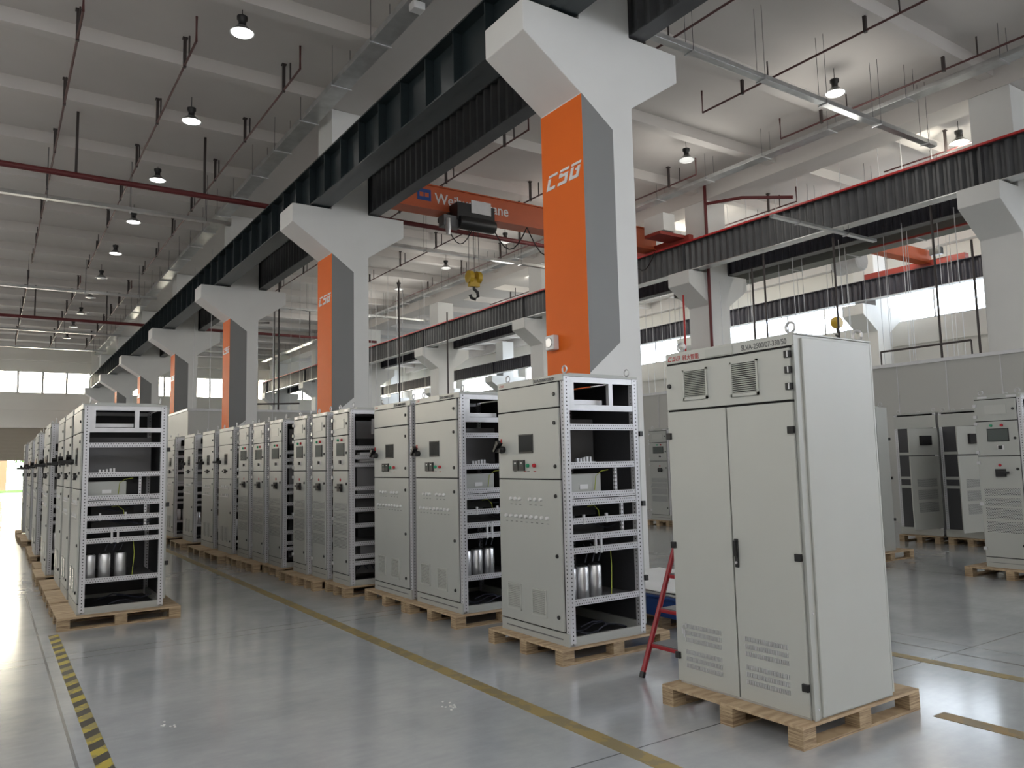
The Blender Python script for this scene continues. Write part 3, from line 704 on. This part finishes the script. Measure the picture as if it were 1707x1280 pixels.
# ================================================================ LADDER, SHEETS, SPEAKER, LITTER
r = empty('step_ladder', (4.18, 4.06, 0)); tag(r, 'red folding step ladder with grey treads behind the foreground cabinet', 'ladder')
for y in (0, .46):
    a, b_ = Vector((0, y, .03)), Vector((.62, y, 1.47)); MB().tube([a, b_], .021, 10).build('front_rail', 'red_lad', r, smooth=True)
    MB().tube([(-.013, y, 0), (.004, y, .04)], .024, 10).build('rubber_foot', 'black', r)
    MB().tube([(.95, y, .02), (.60, y, 1.3)], .013, 8).build('rear_leg', 'black', r)
for i in range(5):
    z = .24 + .25 * i; x = .62 * z / 1.47
    st = MB().box(x - .02, x + .20, .01, .45, z - .03, z).build('step', 'red_lad', r, bevel=.006)
    bx('tread', 'inner', st, x - .012, x + .19, .02, .44, z, z + .006)
MB().tube([(.62, 0, 1.47), (.64, .05, 1.52), (.64, .41, 1.52), (.62, .46, 1.47)], .016, 8).build('top_rail', 'red_lad', r)
r = empty('blue_box', (5.42, 5.25, .131)); tag(r, 'low blue plastic tray box on a pallet behind the open cabinet', 'box')
MB().box(0, 1.25, 0, 1.6, .0, .2).box(-.02, 1.27, -.02, 1.62, .17, .2).build('tray', 'blue', r, bevel=.01)
o = MB(); n = 10
P3 = [[(5.44 + 1.2 * i / n, 5.28 + 1.54 * j / n, .337 + .03 + .012 * math.sin(i * 1.7 + j) * math.cos(j * 1.1)) for i in range(n + 1)] for j in range(n + 1)]
for j in range(n):
    for i in range(n):
        o.quad([P3[j][i], P3[j][i + 1], P3[j + 1][i + 1], P3[j + 1][i]])
o.box(5.44, 6.64, 5.28, 6.82, .333, .352)
tag(o.build('foam_sheets', 'sheet', smooth=True), 'white packing sheets stacked on the low blue box', 'packing sheets')
put('P', (5.45, 5.6, 0), 'wooden pallet under the low blue box', 'pallet')
r = empty('wall_speaker', (6.3, 8.2, 3.13)); tag(r, 'small white speaker box mounted on the orange face of the nearest column', 'speaker')
MB().box(-.10, -.004, 0, .19, 0, .2).build('housing', 'white', r, bevel=.015)
MB().lathe((-.10, .095, .1), [(.06, -.012), (.066, -.006), (.066, 0)], 20, 'x').build('grille', 'shade', r, smooth=True)
for k, (x, y, n, lb) in enumerate(((1.02, 5.6, 7, 'few white paper scraps on the floor left of centre'), (2.66, 4.8, 12, 'cluster of white crumbs on the floor at bottom centre'))):
    o = MB(); rs = random.Random(k)
    for i in range(n):
        a, b_ = x + rs.gauss(0, .03), y + rs.gauss(0, .05); o.box(a, a + .012, b_, b_ + .012, .0, .004)
    tag(o.build('paper_scraps', 'white'), lb, 'litter', kind='stuff')

# ================================================================ CRANE GIRDERS
def corrugated(name, x0, x1, z0, z1, ya, yb, mat, label, face, flange='dark'):
    r = empty(name, (0, 0, 0)); tag(r, label, 'crane girder')
    xm = (x0 + x1) / 2; n = int((yb - ya) / .125); w_ = MB(); pts = []
    for i in range(n + 1):
        y = ya + i * .125; ph = i % 2
        pts.append((y - .028, (.035 if ph else -.035))); pts.append((y + .028, (.035 if ph else -.035)))
    for i in range(len(pts) - 1):
        (ya_, dx), (yb_, dx2) = pts[i], pts[i + 1]
        for e in (0, .006):
            w_.quad([(xm + face * .06 + dx + e, ya_, z0 + .02), (xm + face * .06 + dx2 + e, yb_, z0 + .02), (xm + face * .06 + dx2 + e, yb_, z1 - .02), (xm + face * .06 + dx + e, ya_, z1 - .02)])
    w_.build('web', mat, r)
    bx('bottom_flange', flange, r, x0, x1, ya, yb, z0, z0 + .022); bx('top_flange', mat, r, x0, x1, ya, yb, z1 - .022, z1)
    y = 7.58
    while y < yb:
        if y > ya: bx('bearing_plate', mat, r, x0 + .01, x1 - .01, y + .43, y + .47, z0 + .02, z1 - .02)
        y += 9.02
    return r
corrugated('crane_girder', 7.215, 7.5, 7.53, 8.45, -6, 63.6, 'dark', 'dark corrugated crane girder on the right side of the orange columns', -1, 'dark')
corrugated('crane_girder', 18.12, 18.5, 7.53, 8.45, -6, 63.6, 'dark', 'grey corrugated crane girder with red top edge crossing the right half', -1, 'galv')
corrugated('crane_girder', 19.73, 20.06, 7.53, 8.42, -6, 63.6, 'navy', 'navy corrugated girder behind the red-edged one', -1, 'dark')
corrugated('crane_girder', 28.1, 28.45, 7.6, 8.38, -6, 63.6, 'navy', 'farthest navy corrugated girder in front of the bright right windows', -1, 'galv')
tag(bx('conductor_rail', 'rail_red', None, 18.06, 18.12, -6, 63.6, 8.42, 8.47), 'thin red conductor rail along the top of the grey girder', 'rail')
tag(bx('conductor_rail', 'crane_red', None, 20.5, 20.56, -6, 12.2, 7.42, 7.47), 'thin red and white conductor rail under the navy girder', 'rail')
# I-beam with stiffeners on the left
r = empty('crane_girder'); tag(r, 'dark green steel crane girder with stiffener plates left of the orange columns', 'crane girder')
bx('web', 'green_steel', r, 5.99, 6.0, -6, 63.7, 7.53, 8.45)
bx('bottom_flange', 'green_steel', r, 5.82, 6.27, -6, 63.7, 7.53, 7.56); bx('top_flange', 'green_steel', r, 5.80, 6.27, -6, 63.7, 8.42, 8.45)
y = 10.12 - .95 * 17; k = 0
while y < 63:
    if y > -2 and k < 90: bx('stiffener', 'green_steel', r, 5.83, 5.99, y - .012, y + .012, 7.56, 8.42); k += 1
    y += .95
r2 = empty('crane_rail'); tag(r2, 'narrow crane rail on top of the dark green girder', 'rail'); bx('rail_head', 'dark', r2, 5.97, 6.03, -6, 63.7, 8.45, 8.52)
for x0, x1, w_ in ((5.85, 6.25, 'dark green girder'), (18.1, 18.5, 'red-edged girder')):
    for k in range(7):
        y = 7.58 + 9.02 * k
        o = tag(bx('bearing_block', 'col' if x0 > 10 else 'dark', None, x0, x1, y + .15, y + .75, 7.501, 7.529), 'flat bearing block under the %s, on the %s column head' % (w_, ordn[k]), 'bearing block', 'bearing blocks')

# ================================================================ OVERHEAD CRANE
r = empty('bridge_crane', (0, 0, 0)); tag(r, 'orange overhead bridge crane with black hoist spanning the middle bay', 'crane')
b_ = MB().box(7.35, 18.3, 18.35, 18.75, 8.60, 9.24).box(7.35, 18.3, 18.27, 18.83, 8.56, 8.60).box(7.35, 18.3, 18.30, 18.8, 9.24, 9.27).build('bridge_beam', 'crane', r)
text('lettering', 'Weihua  Crane', .42, 'white', r, (9.92, 18.345, 8.78), FY, .003, sx=.93)
q = bx('emblem', 'blue', r, 9.38, 9.80, 18.34, 18.348, 8.80, 9.12); bx('emblem_mark', 'crane', q, 9.45, 9.57, 18.336, 18.342, 8.9, 9.02); bx('emblem_mark', 'crane', q, 9.61, 9.73, 18.336, 18.342, 8.9, 9.02)
for x, nm in ((7.36, 'a'), (18.31, 'b')):
    e = bx('end_carriage', 'crane_red', r, x - .1, x + .1, 16.8, 20.2, 8.49, 8.72)
    for y in (17.1, 19.9): MB().lathe((x - .05, y, 8.6), [(.13, 0), (.13, .1)], 16, 'x').build('wheel', 'black', e)
q = bx('control_box', 'col', r, 17.2, 17.7, 16.9, 17.75, 8.75, 9.3); bx('control_box_base', 'crane_red', r, 17.15, 18.25, 17.0, 17.7, 8.64, 8.74)
h = MB().box(10.35, 11.55, 17.85, 18.3, 8.25, 8.75).box(10.3, 11.6, 18.27, 18.9, 8.42, 8.56).build('hoist_body', 'black', r)
bx('hoist_cover', 'zinc', h, 10.78, 11.42, 17.83, 17.85, 8.5, 8.86)
MB().lathe((0, 17.9, 8.2), [(.17, 10.4), (.19, 10.5), (.19, 11.5), (.17, 11.55)], 18, 'x').build('hoist_drum', 'black', h, smooth=True)
MB().box(9.95, 10.5, 17.9, 18.2, 8.05, 8.35).build('hoist_motor', 'inner', h)
MB().lathe((10.08, 17.9, 8.0), [(.06, -.2), (.08, 0), (.06, .25)], 12).build('motor_cap', 'alu', h, smooth=True)
cb = MB()
for k in range(5):
    x0 = 11.6 + k * 1.3; cb.tube([(x0 + 1.3 * j / 8, 18.2, 8.5 - .75 * math.sin(math.pi * j / 8)) for j in range(9)], .018, 6)
cb.tube([(10.1 + .9 * j / 8, 18.1, 8.2 - .55 * math.sin(math.pi * j / 8)) for j in range(9)], .015, 6)
cb.build('festoon_cable', 'black', r)
rp = MB()
for dx in (-.16, .02, .18): rp.tube([(10.95 + dx * .9, 18.05, 8.1), (10.95 + dx, 18.05, 6.85)], .008, 5)
rp.build('hoist_rope', 'black', r)
hk = MB()
for dx in (-.13, .13): hk.lathe((10.95 + dx, 18.05, 6.75), [(.10, -.07), (.17, -.06), (.17, .06), (.10, .07)], 18, 'x')
hk.box(10.80, 11.10, 17.98, 18.12, 6.48, 6.7)
hk.build('hook_block', 'yellow', r)
MB().tube([(10.95, 18.05, 6.5), (10.95, 18.05, 6.42), (11.06, 18.05, 6.34), (11.08, 18.05, 6.22), (10.98, 18.05, 6.13), (10.86, 18.05, 6.16), (10.82, 18.05, 6.25)], .045, 8).build('hook', 'black', r, smooth=True)
# second crane in the third bay
r = empty('bridge_crane'); tag(r, 'orange bridge crane partly seen behind the navy girder at right', 'crane')
bx('bridge_beam', 'crane', r, 20.0, 28.2, 14.4, 14.8, 8.5, 8.95)
bx('end_carriage', 'crane_red', r, 28.12, 28.4, 13.2, 17.0, 8.39, 8.6); bx('drive_unit', 'black', r, 27.9, 28.1, 13.9, 14.3, 8.7, 8.95)
MB().lathe((24.0, 15.0, 8.1), [(.3, -.5), (.36, -.45), (.36, .45), (.3, .5)], 18, 'y').build('hoist_drum', 'zinc', r, smooth=True)
bx('hoist_body', 'black', r, 23.6, 24.6, 15.1, 15.6, 8.2, 8.6)
rp = MB()
for dx in (-.1, .1): rp.tube([(24.0 + dx, 15.6, 8.2), (24.0 + dx, 15.6, 6.3)], .01, 5)
rp.build('hoist_rope', 'black', r); MB().lathe((24.0, 15.6, 6.15), [(.16, -.14), (.2, -.1), (.2, .1), (.16, .14)], 16, 'y').build('hook_block', 'yellow', r, smooth=True)
MB().tube([(24.0, 15.6, 6.0), (24.0, 15.6, 5.85), (24.1, 15.6, 5.76), (24.02, 15.6, 5.66), (23.9, 15.6, 5.72)], .04, 8).build('hook', 'black', r)

# ================================================================ LAMPS
def make_lamp(lit):
    r = empty('high_bay_lamp')
    MB().tube([(0, 0, .28), (0, 0, .58)], .008, 6).build('rod', 'black', r)
    MB().lathe((0, 0, 0), [(.085, .10), (.07, .14), (.07, .20), (.10, .24), (.10, .30), (.05, .31)], 18).build('housing', 'black', r, smooth=True)
    MB().lathe((0, 0, 0), [(.09, .10), (.11, .09), (.21, -.02), (.235, -.03), (.225, -.035), (.205, -.025), (.10, .08)], 24).build('shade', 'shade', r, smooth=True)
    MB().lathe((0, 0, 0), [(.20, -.028), (.10, -.045), (.005, -.05)], 24).build('diffuser', 'lamp' if lit else 'lamp_dim', r, smooth=True)
    return r
LL = make_lamp(True); LD = make_lamp(False); TREE['L'] = collect(LL); TREE['D'] = collect(LD)
for i in range(10):
    put('L' if i < 5 else 'D', (3.7, 14.45 + 4.5 * i, 9.92), ('lit' if i < 5 else 'unlit') + ' high bay lamp over the left aisle, %s in its line' % ordn[i], 'lamp', 'ceiling lamps over the left aisle')
for i in range(8):
    ld = bpy.data.lights.new('lamp_fill_light', 'POINT'); ld.energy = 125; ld.color = (1, .97, .9); ld.shadow_soft_size = .7  # extra fill light added below each lamp to brighten the middle bay ceiling
    lo = bpy.data.objects.new('lamp_fill_light', ld); lo.location = (15.82, 9.95 + 4.6 * i, 9.0); col.objects.link(lo)
    put('L' if i == 0 else 'D', (15.82, 9.95 + 4.6 * i, 9.92), ('bright' if i == 0 else 'dim') + ' high bay lamp over the middle bay, %s in its line' % ordn[i], 'lamp', 'ceiling lamps over the middle bay')
for i in range(6):
    ld = bpy.data.lights.new('lamp_fill_light', 'POINT'); ld.energy = 350; ld.color = (1, .95, .82); ld.shadow_soft_size = .2  # extra fill light added under each lamp to brighten the right bay
    lo = bpy.data.objects.new('lamp_fill_light', ld); lo.location = (21.3 + 5 * (i % 2), 9.9 + 4.65 * i, 9.7); col.objects.link(lo)
    put('L', (21.3 + 5 * (i % 2), 9.9 + 4.65 * i, 9.92), 'lit high bay lamp beyond the grey girder, %s in its line' % ordn[i], 'lamp', 'ceiling lamps over the right bay')

# ================================================================ PIPES, TRAYS
def sprinkler(x, ya, yb, z, lb):
    r = empty('sprinkler_pipe', (x, ya, z)); tag(r, lb, 'pipe', 'sprinkler pipes under the ceiling')
    MB().tube([(0, 0, .5), (0, 0, 0), (0, yb - ya, 0)], .024, 8).build('pipe_run', 'sprk', r, smooth=True)
    y = 1.1
    while y < yb - ya:
        MB().box(-.03, .03, y - .03, y + .03, -.04, .59).box(-.05, .05, y - .05, y + .05, .57, .6).build('hanger', 'pipe_dark', r)
        MB().tube([(0, y - .45, 0), (0, y - .45, .42)], .018, 6).build('sprinkler_riser', 'pipe_dark', r)
        y += 3.15
j = 0
for x in (1.1, 3.03, 5.08):
    for ya, yb, z_ in ((15.2, 35.5, 'near the camera'), (38.4, 60, 'at the far end')):
        j += 1; sprinkler(x, ya, yb, 9.9, 'dark red sprinkler pipe %s over the left aisle, %s of three' % (z_, {1.1: 'left', 3.03: 'middle', 5.08: 'right'}[x]))
for x, nm in ((10.9, 'left'), (13.95, 'middle'), (16.9, 'right')):
    for ya, yb, z_ in ((-3.5, 12.25, 'near the camera'), (15.2, 36, 'farther back')):
        if ya < 0:
            r = empty('sprinkler_pipe', (x, ya, 9.9)); tag(r, 'dark red sprinkler pipe %s over the middle bay, %s of three' % (z_, nm), 'pipe', 'sprinkler pipes under the ceiling')
            MB().tube([(0, 0, 0), (0, yb - ya, 0), (0, yb - ya, .55)], .024, 8).build('pipe_run', 'sprk', r, smooth=True)
            for k in range(4):
                y = yb - ya - 1.2 - 3 * k
                MB().box(-.03, .03, y - .03, y + .03, -.04, .59).box(-.05, .05, y - .05, y + .05, .57, .6).build('hanger', 'pipe_dark', r)
                MB().tube([(0, y - .7, 0), (0, y - .7, .42)], .018, 6).build('sprinkler_riser', 'pipe_dark', r)
        else: sprinkler(x, ya, yb, 9.9, 'dark red sprinkler pipe %s over the middle bay, %s of three' % (z_, nm))
for x, nm in ((21.6, 'left'), (24.3, 'right')):
    sprinkler(x, 3, 12.2, 9.9, 'near sprinkler pipe beyond the grey girder, %s one' % nm); sprinkler(x, 15.2, 34, 9.9, 'far sprinkler pipe beyond the grey girder, %s one' % nm)
def main_pipe(y, x0, x1, z, r_, lb):
    r = empty('main_pipe', (x0, y, z)); tag(r, lb, 'pipe')
    MB().tube([(0, 0, 0), (x1 - x0, 0, 0)], r_, 12).build('pipe_run', 'pipe_red', r, smooth=True)
    x = 1.5
    while x < x1 - x0:
        MB().box(x - .03, x + .03, -.03, .03, .0, 10.5 - z).build('hanger', 'pipe_dark', r); x += 3.0
main_pipe(21.2, -6, 6.28, 8.88, .075, 'thick dark red water main crossing the left bay, nearer one')
main_pipe(42.2, -6, 6.28, 8.88, .075, 'thick dark red water main crossing the left bay, farther one')
main_pipe(21.2, 7.22, 18.8, 8.88 + .2, .075, 'thick dark red water main crossing the middle bay behind the orange crane')
main_pipe(42.2, 7.22, 18.8, 8.88, .075, 'dark red water main far back in the middle bay')
def tray(p0, p1, w_, h, z, lb, mat='galv', rods=True, zt=10.5, lip=True):
    """cable trunking running along x or y"""
    r = empty('cable_tray', (p0[0], p0[1], z)); tag(r, lb, 'cable tray')
    dx, dy = p1[0] - p0[0], p1[1] - p0[1]; L = max(dx, dy); m_ = MB()
    if dx > dy: m_.box(0, L, -w_ / 2, w_ / 2, 0, h)
    else: m_.box(-w_ / 2, w_ / 2, 0, L, 0, h)
    m_.build('trunking', mat, r, bevel=.004)
    t_ = 1.0; k = 0
    while t_ < L:
        for s_ in (-1, 1):
            o_ = s_ * (w_ / 2 + .01)
            a, b_ = ((t_, o_, 0), (t_, o_, zt - z)) if dx > dy else ((o_, t_, 0), (o_, t_, zt - z))
            if rods: MB().tube([a, b_], .006, 4).build('hanger_rod', 'dark', r)
        if dx > dy: bx('support_bar', 'zinc', r, t_ - .02, t_ + .02, -w_ / 2 - .04, w_ / 2 + .04, -.02, 0)
        else: bx('support_bar', 'zinc', r, -w_ / 2 - .04, w_ / 2 + .04, t_ - .02, t_ + .02, -.02, 0)
        t_ += 2.0
    return r
tray((5.9, -2), (5.9, 60), .38, .12, 9.62, 'wide galvanised cable tray along the ceiling left of the green girder')
tag(bx('emergency_light', 'white', None, 5.75, 5.98, 11.3, 11.5, 9.45, 9.59, bevel=.02), 'small white box fixed under the ceiling cable tray, top centre', 'light')
tray((-6, 23.3), (5.7, 23.3), .18, .1, 8.82, 'galvanised lighting trunking crossing the left bay, nearest one')
tray((-6, 35.6), (5.7, 35.6), .16, .1, 8.9, 'galvanised lighting trunking crossing the left bay, middle one')
tray((-6, 46.5), (5.7, 46.5), .16, .1, 8.9, 'galvanised lighting trunking crossing the left bay, farthest but one')
tray((-6, 53), (5.7, 53), .16, .1, 8.9, 'galvanised lighting trunking crossing the left bay, farthest')
tray((7.3, 9.28), (18.7, 9.28), .16, .1, 8.98, 'galvanised trunking crossing the middle bay above the foreground cabinet')
tray((7.3, 23.5), (18.7, 23.5), .16, .1, 9.0, 'galvanised trunking crossing the middle bay behind the crane hook')
tray((7.3, 35.6), (18.7, 35.6), .16, .1, 9.0, 'galvanised trunking crossing the middle bay far back')
tray((17.25, -2), (17.25, 60), .34, .1, 9.72, 'wide galvanised cable tray along the ceiling of the middle bay')
tray((15.2, 11.4), (19.5, 11.4), .12, .07, 7.28, 'short bright trunking hanging just under the grey girder', zt=7.53)
tray((22.1, -2), (22.1, 30), .36, .12, 9.3, 'cable tray beyond the grey girder lit from below')
tray((21.05, -2), (21.05, 20), .6, .5, 7.5, 'wide grey air duct just below the navy girder', 'duct', False)
r = empty('cable_ladder', (23, 0, 8.3)); tag(r, 'white rung cable ladder below the ceiling of the right bay', 'cable ladder')
MB().box(-.3, -.26, -2, 30, 0, .1).box(.26, .3, -2, 30, 0, .1).build('side_rails', 'white', r)
for k in range(60): bx('rung', 'white', r, -.26, .26, -1.8 + .5 * k, -1.74 + .5 * k, .02, .05)
# red stand pipes on the second column row
r = empty('stand_pipe', (18.7, 16.5, 0)); tag(r, 'red vertical stand pipe on the white column behind the nearest orange one', 'pipe')
MB().tube([(0, 0, 3.78), (0, 0, 10.45)], .05, 10).build('riser', 'pipe_red', r, smooth=True)
MB().tube([(0, 0, 9.7), (.3, -1.2, 9.6), (.9, -2.6, 9.3)], .05, 10).build('branch', 'pipe_red', r, smooth=True)
r = tag(MB().tube([(18.15, 17.1, 3.77), (18.15, 17.1, 6.8)], .03, 8).build('stand_pipe', 'rail_red'), 'thin bright red vertical pipe left of the foreground cabinet', 'pipe')
r = empty('guard_rail', (0, 0, 0)); tag(r, 'low red rail on the partition roof left of the foreground cabinet', 'rail')
MB().tube([(18.3, 11.1, 4.45), (18.3, 17.8, 4.45)], .025, 8).build('top_rail', 'pipe_red', r)
for y in (11.2, 13.3, 15.5, 17.7): MB().tube([(18.3, y, 3.77), (18.3, y, 4.45)], .02, 6).build('post', 'pipe_red', r)
r = empty('guard_rail', (0, 0, 0)); tag(r, 'thin dark rail on the partition roof at the upper right', 'rail')
MB().tube([(18.3, 8.6, 4.15), (18.3, 10.75, 4.15)], .025, 8).build('top_rail', 'pipe_dark', r)
for y in (8.6, 10.75): MB().tube([(18.3, y, 3.77), (18.3, y, 4.15)], .02, 6).build('post', 'pipe_dark', r)
for (x, y, za, zb, lb) in ((18.4, 9.32, 3.77, 7.5, 'thick dark vertical pipe before the right windows'), (18.6, 8.56, 3.77, 6.5, 'dark vertical pipe against the right white column'),
                           (18.45, 14.2, 3.77, 7.5, 'dark vertical pipe left of centre in the right windows'), (18.45, 11.95, 3.77, 7.4, 'dark vertical pipe above the foreground cabinet'), (18.6, 14.75, 3.77, 7.2, 'dark vertical pipe beside the second white column')):
    tag(MB().tube([(x, y, za), (x, y, zb)], .028, 8).build('vertical_pipe', 'pipe_dark', smooth=True), lb, 'pipe')
for i, (x, y, zb) in enumerate(((10.9, 29.6, 9.2), (11.8, 29.8, 9.7), (12.8, 29.9, 9.3), (14.5, 30.2, 9.6), (16.6, 29.7, 8.3), (9.2, 29.9, 9.0), (9.5, 31.5, 8.3))):
    tag(MB().tube([(x, y, 3.76), (x, y, zb)], .035, 8).build('vertical_pipe', 'pipe_dark', smooth=True), 'dark vertical pipe above the rear partition, %s from the left' % ['third', 'fourth', 'fifth', 'sixth', 'seventh', 'first', 'second'][i], 'pipe')
r = empty('pipe_frame'); tag(r, 'dark bent pipe frame standing on the rear partition roof', 'pipe')
MB().tube([(8.1, 30.2, 3.77), (8.1, 30.2, 7.2), (8.8, 29.8, 7.2)], .035, 8).build('bend', 'pipe_dark', r); MB().tube([(8.0, 30.9, 4.1), (10.0, 29.8, 4.1)], .03, 8).build('rail', 'pipe_dark', r)
# thin rods that carry the partition roof
rs = random.Random(3); n = 0
def rod(x, y, zb):
    o = MB().tube([(x, y, 3.75), (x + rs.uniform(-.05, .05), y, zb)], .009, 5).build('hanger_rod', 'zinc')
    tag(o, 'thin steel hanger rod rising from the partition roof', 'rod', 'thin rods carrying the partition roof')
for y in range(4, 26):
    for x in (18.55, 20.4, 22.5, 25.0):
        if rs.random() < .72: rod(x + rs.uniform(-.3, .3), y + rs.uniform(-.3, .3), 7.4 if rs.random() < .6 else 7.1) if x < 19 else rod(x + rs.uniform(-.3, .3), y + rs.uniform(-.3, .3), 10.2)
for x in range(7, 17):
    for y in (30.3, 33.5):
        if rs.random() < .75: rod(x + rs.uniform(-.3, .3), y + rs.uniform(-.3, .3), 10.2)
# drop the unused prototypes, if any
for k, tr in TREE.items():
    if k not in used:
        def rm(t_):
            for c in t_[1]: rm(c)
            bpy.data.objects.remove(t_[0])
        rm(tr)
